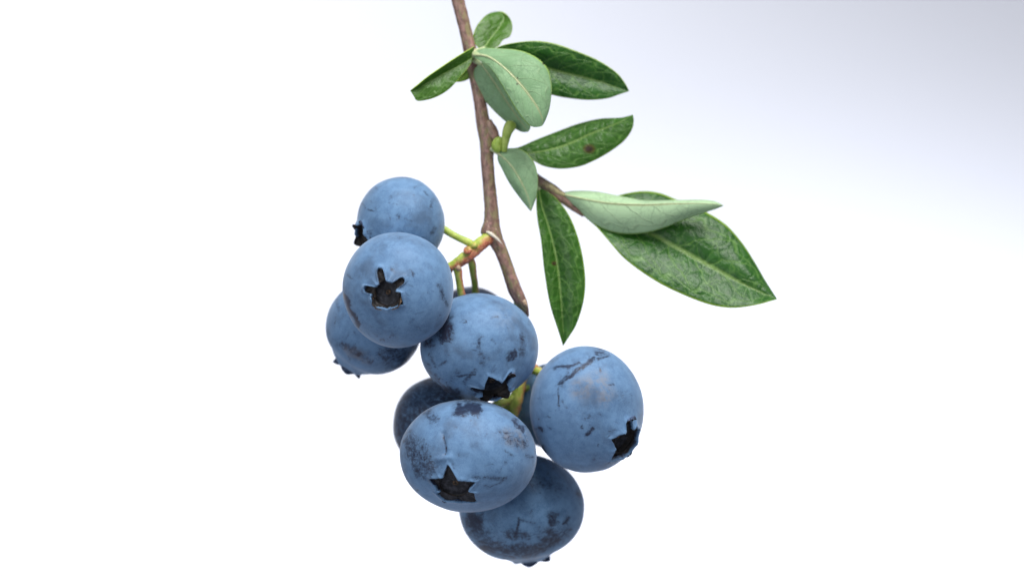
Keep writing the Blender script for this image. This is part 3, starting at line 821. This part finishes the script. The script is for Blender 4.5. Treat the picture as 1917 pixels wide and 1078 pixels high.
# ------------------------------------------------------------------ leaves
def leaf(A, M_, B, face, dm, da, db, seed, tone=0., spots=(), label=None, bulge=6., wav=3., rib=2.4, ribfrac=1.0, petiole=None, pmat=None):
    """A, M_, B: one margin, midrib, other margin, base to tip (x, y); dm depth of the midrib (base .. tip);
    da, db: how far the margins lie behind (+) or before (-) the midrib"""
    n, m = 84, 15
    def curve(P):
        return spline(np.array([(x, y, 0.) for x, y in P]), n)[:, :2]
    a, c, b = curve(A), curve(M_), curve(B)
    t = np.linspace(0, 1, n)
    dmid = np.interp(t, np.linspace(0, 1, len(dm)), dm)
    kk = np.ones(9) / 9
    dmid = np.convolve(np.pad(dmid, 4, mode='edge'), kk, mode='valid')
    env = np.sin(np.pi * np.clip(t, 0, 1)) ** .6
    def arr(v):
        v = np.atleast_1d(v)
        return np.interp(t, np.linspace(0, 1, len(v)), v) if len(v) > 1 else np.full(n, v[0])
    dA, dB = arr(da) * env, arr(db) * env
    us = np.concatenate([np.linspace(-1, 0, m), np.linspace(0, 1, m)[1:]])
    nc = len(us)
    V = np.zeros((n, nc, 3)); uv = np.zeros((n, nc, 3)); sgn = np.sin
    wl = np.linalg.norm(a - c, axis=1) + np.linalg.norm(b - c, axis=1)
    L = np.concatenate([[0], np.cumsum(np.linalg.norm(np.diff(c, axis=0), axis=1))])
    for j, u in enumerate(us):
        e, de = (a, dA) if u < 0 else (b, dB)
        f = abs(u)
        xy = c * (1 - f) + e * f
        dep = dmid + de * (f ** 1.35) - (-1 if face == 'top' else 1) * 0 - bulge * env * np.sin(np.pi * f) * np.clip(np.linalg.norm(e - c, axis=1) / 40, 0, 1)
        for i in range(n):
            dep[i] += wav * env[i] * f * mnoise.noise(Vector((t[i] * 5 + seed * 2.3, u * 1.4, seed)))
        V[:, j, :2] = xy; V[:, j, 2] = dep
        uv[:, j, 0] = u; uv[:, j, 1] = t
    # normals
    dU = np.gradient(V, axis=1); dV = np.gradient(V, axis=0)
    N = np.cross(dU, dV); ln = np.linalg.norm(N, axis=2, keepdims=True); N = N / np.maximum(ln, 1e-6)
    N[N[..., 2] > 0] *= -1
    N = np.where(ln < 1e-4, np.array([0, 0, -1.]), N)
    th = 1.5 * np.minimum(1, np.minimum(t, 1 - t) * 12 + .25)[:, None, None]
    Fr, Bk = V + N * th * .5, V - N * th * .5
    allV = np.concatenate([Fr.reshape(-1, 3), Bk.reshape(-1, 3)])
    W = world_arr(allV)
    o_ = n * nc
    F = []; mi = []
    for i in range(n - 1):
        for j in range(nc - 1):
            q = i * nc + j
            F.append((q, q + 1, q + nc + 1, q + nc)); mi.append(0)
            F.append((o_ + q, o_ + q + nc, o_ + q + nc + 1, o_ + q + 1)); mi.append(1)
    edge = [i * nc for i in range(n)] + [(n - 1) * nc + j for j in range(1, nc)] + \
           [i * nc + nc - 1 for i in range(n - 2, -1, -1)] + [j for j in range(nc - 2, 0, -1)]
    for q in range(len(edge)):
        x, y = edge[q], edge[(q + 1) % len(edge)]
        F.append((x, y, o_ + y, o_ + x)); mi.append(2)
    lp = np.zeros((n, nc, 3))
    for j, u in enumerate(us):
        e = a if u < 0 else b
        lp[:, j, 0] = np.sign(u) * np.linalg.norm(e - c, axis=1) * abs(u) / 100 + seed * 3
        lp[:, j, 1] = L / 100
        lp[:, j, 2] = seed
    sp = np.zeros((n, nc))
    for (sx, sy, sr) in spots:
        sp = np.maximum(sp, sstep(sr * 1.4, 0, np.hypot(V[..., 0] - sx, (V[..., 1] - sy) * 1.3)))
    d2 = lambda q: np.concatenate([q.reshape(-1, q.shape[-1]), q.reshape(-1, q.shape[-1])])
    at = {'leafuv': ('FLOAT_VECTOR', d2(uv)), 'leafpx': ('FLOAT_VECTOR', d2(lp)),
          'spot': ('FLOAT', np.concatenate([sp.ravel(), sp.ravel()])), 'tone': ('FLOAT', np.full(2 * o_, tone)),
          'tpos': ('FLOAT_VECTOR', d2(lp))}
    mats = [LEAF_T, LEAF_U, LEAF_E] if face == 'top' else [LEAF_U, LEAF_T, LEAF_E]
    ob = mesh_obj('leaf', W, F, mats, twig, origin=W[m - 1], matidx=mi, attrs=at)
    if label: ob['label'] = label
    # midrib, a low ridge on the face we see
    ne = max(6, int(n * ribfrac))
    idx = np.linspace(0, ne - 1, 26).astype(int)
    mid = V[idx, m - 1] + N[idx, m - 1] * (.1 if face == 'top' else .5)
    rr = .72 * rib * (1 - .8 * np.linspace(0, 1, 26))
    tube('midrib', np.column_stack([mid, rr]), [RIB_T if face == 'top' else RIB_U], ob, sides=10, n=60, wob=.08, seed=seed, flat=1.0)
    if petiole:
        tube('petiole', petiole, [pmat or RIB_U], ob, sides=14, n=20, wob=.06, seed=seed + 40)
    return ob

# small rounded leaf at the top, seen end on
leaf([(897, 92), (886, 76), (889, 56), (900, 39), (914, 27), (931, 22)],
     [(905, 92), (916, 76), (928, 61), (939, 46), (945, 34), (941, 25), (931, 22)],
     [(924, 92), (934, 86), (942, 75), (954, 69), (959, 56), (958, 42), (950, 29), (940, 23), (931, 22)],
     'top', (150, 168, 185, 200, 212), -14, -6, 1, tone=.28, rib=1.9, ribfrac=.62, bulge=5,
     petiole=[(889, 97, 148, 5), (897, 95, 148, 5), (907, 90, 151, 3.5)])
# leaf reaching out over the stem, edge folded
leaf([(888, 87), (866, 100), (845, 113), (823, 128), (800, 144), (783, 158), (768, 170)],
     [(886, 108), (868, 119), (851, 128), (830, 138), (811, 148), (795, 158), (780, 168), (769, 171)],
     [(886, 112), (874, 130), (863, 143), (852, 156), (841, 167), (823, 179), (801, 187), (780, 188.5), (775, 181), (768, 170)],
     'top', (128, 118, 108, 98, 92), -16, -10, 2, tone=.22, rib=1.8, bulge=3)
# young yellow-green leaf behind it
leaf([(884, 110), (872, 118), (862, 132), (854, 150)], [(888, 110), (880, 126), (870, 141), (854, 152)],
     [(890, 112), (889, 128), (883, 143), (870, 152), (854, 154)],
     'top', (150, 158, 164), -4, -4, 3, tone=1.0, rib=1.2, bulge=2, label='small yellow green young leaf')
# dark veined leaf, upper right
leaf([(926, 93), (936, 87), (966, 80), (1000, 77), (1034, 81), (1077, 95), (1123, 115), (1156, 138), (1170, 156), (1178, 171)],
     [(926, 95), (950, 101), (985, 113), (1028, 129), (1067, 139), (1096, 146), (1123, 153), (1152, 163), (1178, 171)],
     [(926, 97), (945, 112), (968, 140), (998, 164), (1034, 178), (1071, 185), (1107, 187.5), (1140, 184), (1160, 177), (1178, 171)],
     'top', (140, 160, 172, 172, 160), -16, -12, 4, rib=2.2, bulge=8,
     petiole=[(888, 98, 148, 5), (906, 95, 147, 5), (928, 95, 141, 3)])
# broad pale leaf in front of the stem
leaf([(888, 99), (901, 92), (939, 92), (965, 94), (985, 99), (1009, 112), (1025, 130), (1032, 159), (1031, 185), (1027, 208), (1018, 231), (1015, 236)],
     [(886, 103), (911, 106), (936, 121), (966, 150), (994, 184), (1008, 205), (1015, 222), (1015, 236)],
     [(886, 107), (898, 114), (917, 126), (936, 153), (960, 194), (972, 213), (982, 226), (990, 234), (999, 238), (1008, 238), (1015, 236)],
     'under', (122, 94, 78, 70, 66, 70), 26, -8, 5, tone=.15, rib=4.0, ribfrac=.90, bulge=6, spots=[(968, 158, 4), (969, 147, 3), (1017, 120, 5)],
     label='broad pale green leaf showing its underside, crossing the stem',
     petiole=[(884, 98, 146, 7), (886, 101, 134, 7.5), (894, 104, 121, 6), (908, 106, 112, 4.2)])
# second pale leaf hanging behind it
leaf([(896, 120), (888, 132), (888, 146), (896, 171), (917, 199), (945, 226), (965, 241), (978, 247), (989, 247)],
     [(900, 118), (908, 130), (924, 152), (945, 184), (968, 218), (982, 237), (989, 247)],
     [(906, 114), (930, 122), (950, 146), (964, 176), (978, 206), (988, 226), (993, 238), (989, 247)],
     'under', (132, 128, 126, 128, 132), 22, 8, 6, tone=.35, rib=1.8, bulge=5,
     petiole=[(886, 112, 142, 5), (893, 116, 138, 5), (902, 122, 132, 3)])
# folded dark leaf with a brown spot
leaf([(944, 280), (969, 277), (1002, 263), (1043, 247), (1084, 232), (1124, 223), (1163, 221), (1176, 218), (1185, 215)],
     [(944, 282), (968, 286), (988, 287), (1022, 282), (1063, 270), (1104, 251), (1145, 235), (1168, 225), (1185, 215)],
     [(944, 284), (970, 292), (985, 292), (999, 301), (1018, 311), (1047, 316), (1084, 312), (1114, 300), (1145, 282), (1171, 261), (1184, 241), (1186.5, 226), (1185, 215)],
     'top', (158, 166, 170, 168, 160), 20, -10, 7, rib=2.6, bulge=6, spots=[(1103, 279, 13)], tone=.12,
     label='dark green leaf with a small brown blemish', petiole=[(912, 262, 152, 6), (928, 274, 155, 6), (946, 282, 158, 4)])
# small pale leaf against the stem
leaf([(931, 284), (955, 278), (974, 280), (989, 290), (1001, 308), (1006, 330), (1006, 350), (1003, 370), (994, 396)],
     [(931, 286), (953, 306), (971, 333), (981, 352), (988, 368), (992, 384), (994, 396)],
     [(931, 289), (933, 302), (941, 318), (950, 336), (960, 352), (981, 380), (989, 390), (994, 396)],
     'under', (132, 126, 122, 122, 126), 14, 10, 8, tone=.35, rib=2.8, bulge=5, label='small pale green leaf close to the stem',
     petiole=[(920, 278, 140, 5), (926, 282, 136, 5), (934, 288, 132, 3.5)])
# long dark leaf hanging down
leaf([(1006, 350), (1004, 375), (1006, 410), (1012, 446), (1019, 509), (1030, 572), (1043, 613), (1050, 634), (1054, 648)],
     [(1008, 350), (1014, 385), (1025, 420), (1040, 478), (1048, 541), (1053, 604), (1054, 628), (1054, 648)],
     [(1012, 350), (1037, 368), (1059, 393), (1075, 424), (1089, 471), (1096, 525), (1092, 566), (1078, 610), (1065, 631), (1054, 648)],
     'top', (184, 178, 170, 164, 160), -12, -10, 9, rib=2.6, bulge=8, spots=[(1037, 493, 6)], tone=.10,
     label='long dark green leaf hanging straight down', petiole=[(1004, 338, 187, 5), (1006, 345, 186, 5), (1010, 356, 184, 3.5)])
# big glossy leaf
leaf([(1092, 400), (1100, 398), (1118, 385), (1150, 369), (1198, 358.5), (1232, 361), (1264, 373), (1321, 397), (1359, 421), (1390, 456), (1412, 490), (1434, 528), (1455, 560)],
     [(1092, 402), (1130, 412), (1170, 422), (1217, 437), (1264, 462), (1327, 497), (1390, 531), (1428, 549), (1455, 560)],
     [(1092, 404), (1116, 424), (1138, 449), (1169, 484), (1226, 525), (1280, 552), (1333, 571), (1374, 576), (1422, 569), (1440, 564), (1455, 560)],
     'top', (190, 184, 172, 156, 140, 128), 40, -52, 10, rib=3.0, bulge=12, wav=7,
     label='big glossy dark green leaf with a bright sheen')
# long pale leaf in front of it
leaf([(1050, 361), (1075, 358), (1112, 359), (1157, 367), (1207, 376), (1264, 375), (1321, 375), (1340, 378), (1355, 385)],
     [(1050, 363), (1090, 372), (1138, 380), (1201, 383), (1264, 381), (1310, 381), (1340, 382.5), (1355, 385)],
     [(1050, 365), (1064, 375), (1081, 389), (1106, 415), (1138, 432), (1169, 438), (1207, 436), (1242, 427), (1280, 411), (1321, 397), (1340, 391), (1355, 385)],
     'under', (182, 160, 142, 134, 132, 138), 30, 16, 11, tone=1.0, rib=3.0, bulge=6, label='long pale mint leaf seen from below, overlapping the glossy leaf',
     pmat=PETI, petiole=[(1018, 345, 186, 8.5), (1030, 352, 184, 8.5), (1042, 359, 182, 6.5), (1058, 366, 179, 3.5)])
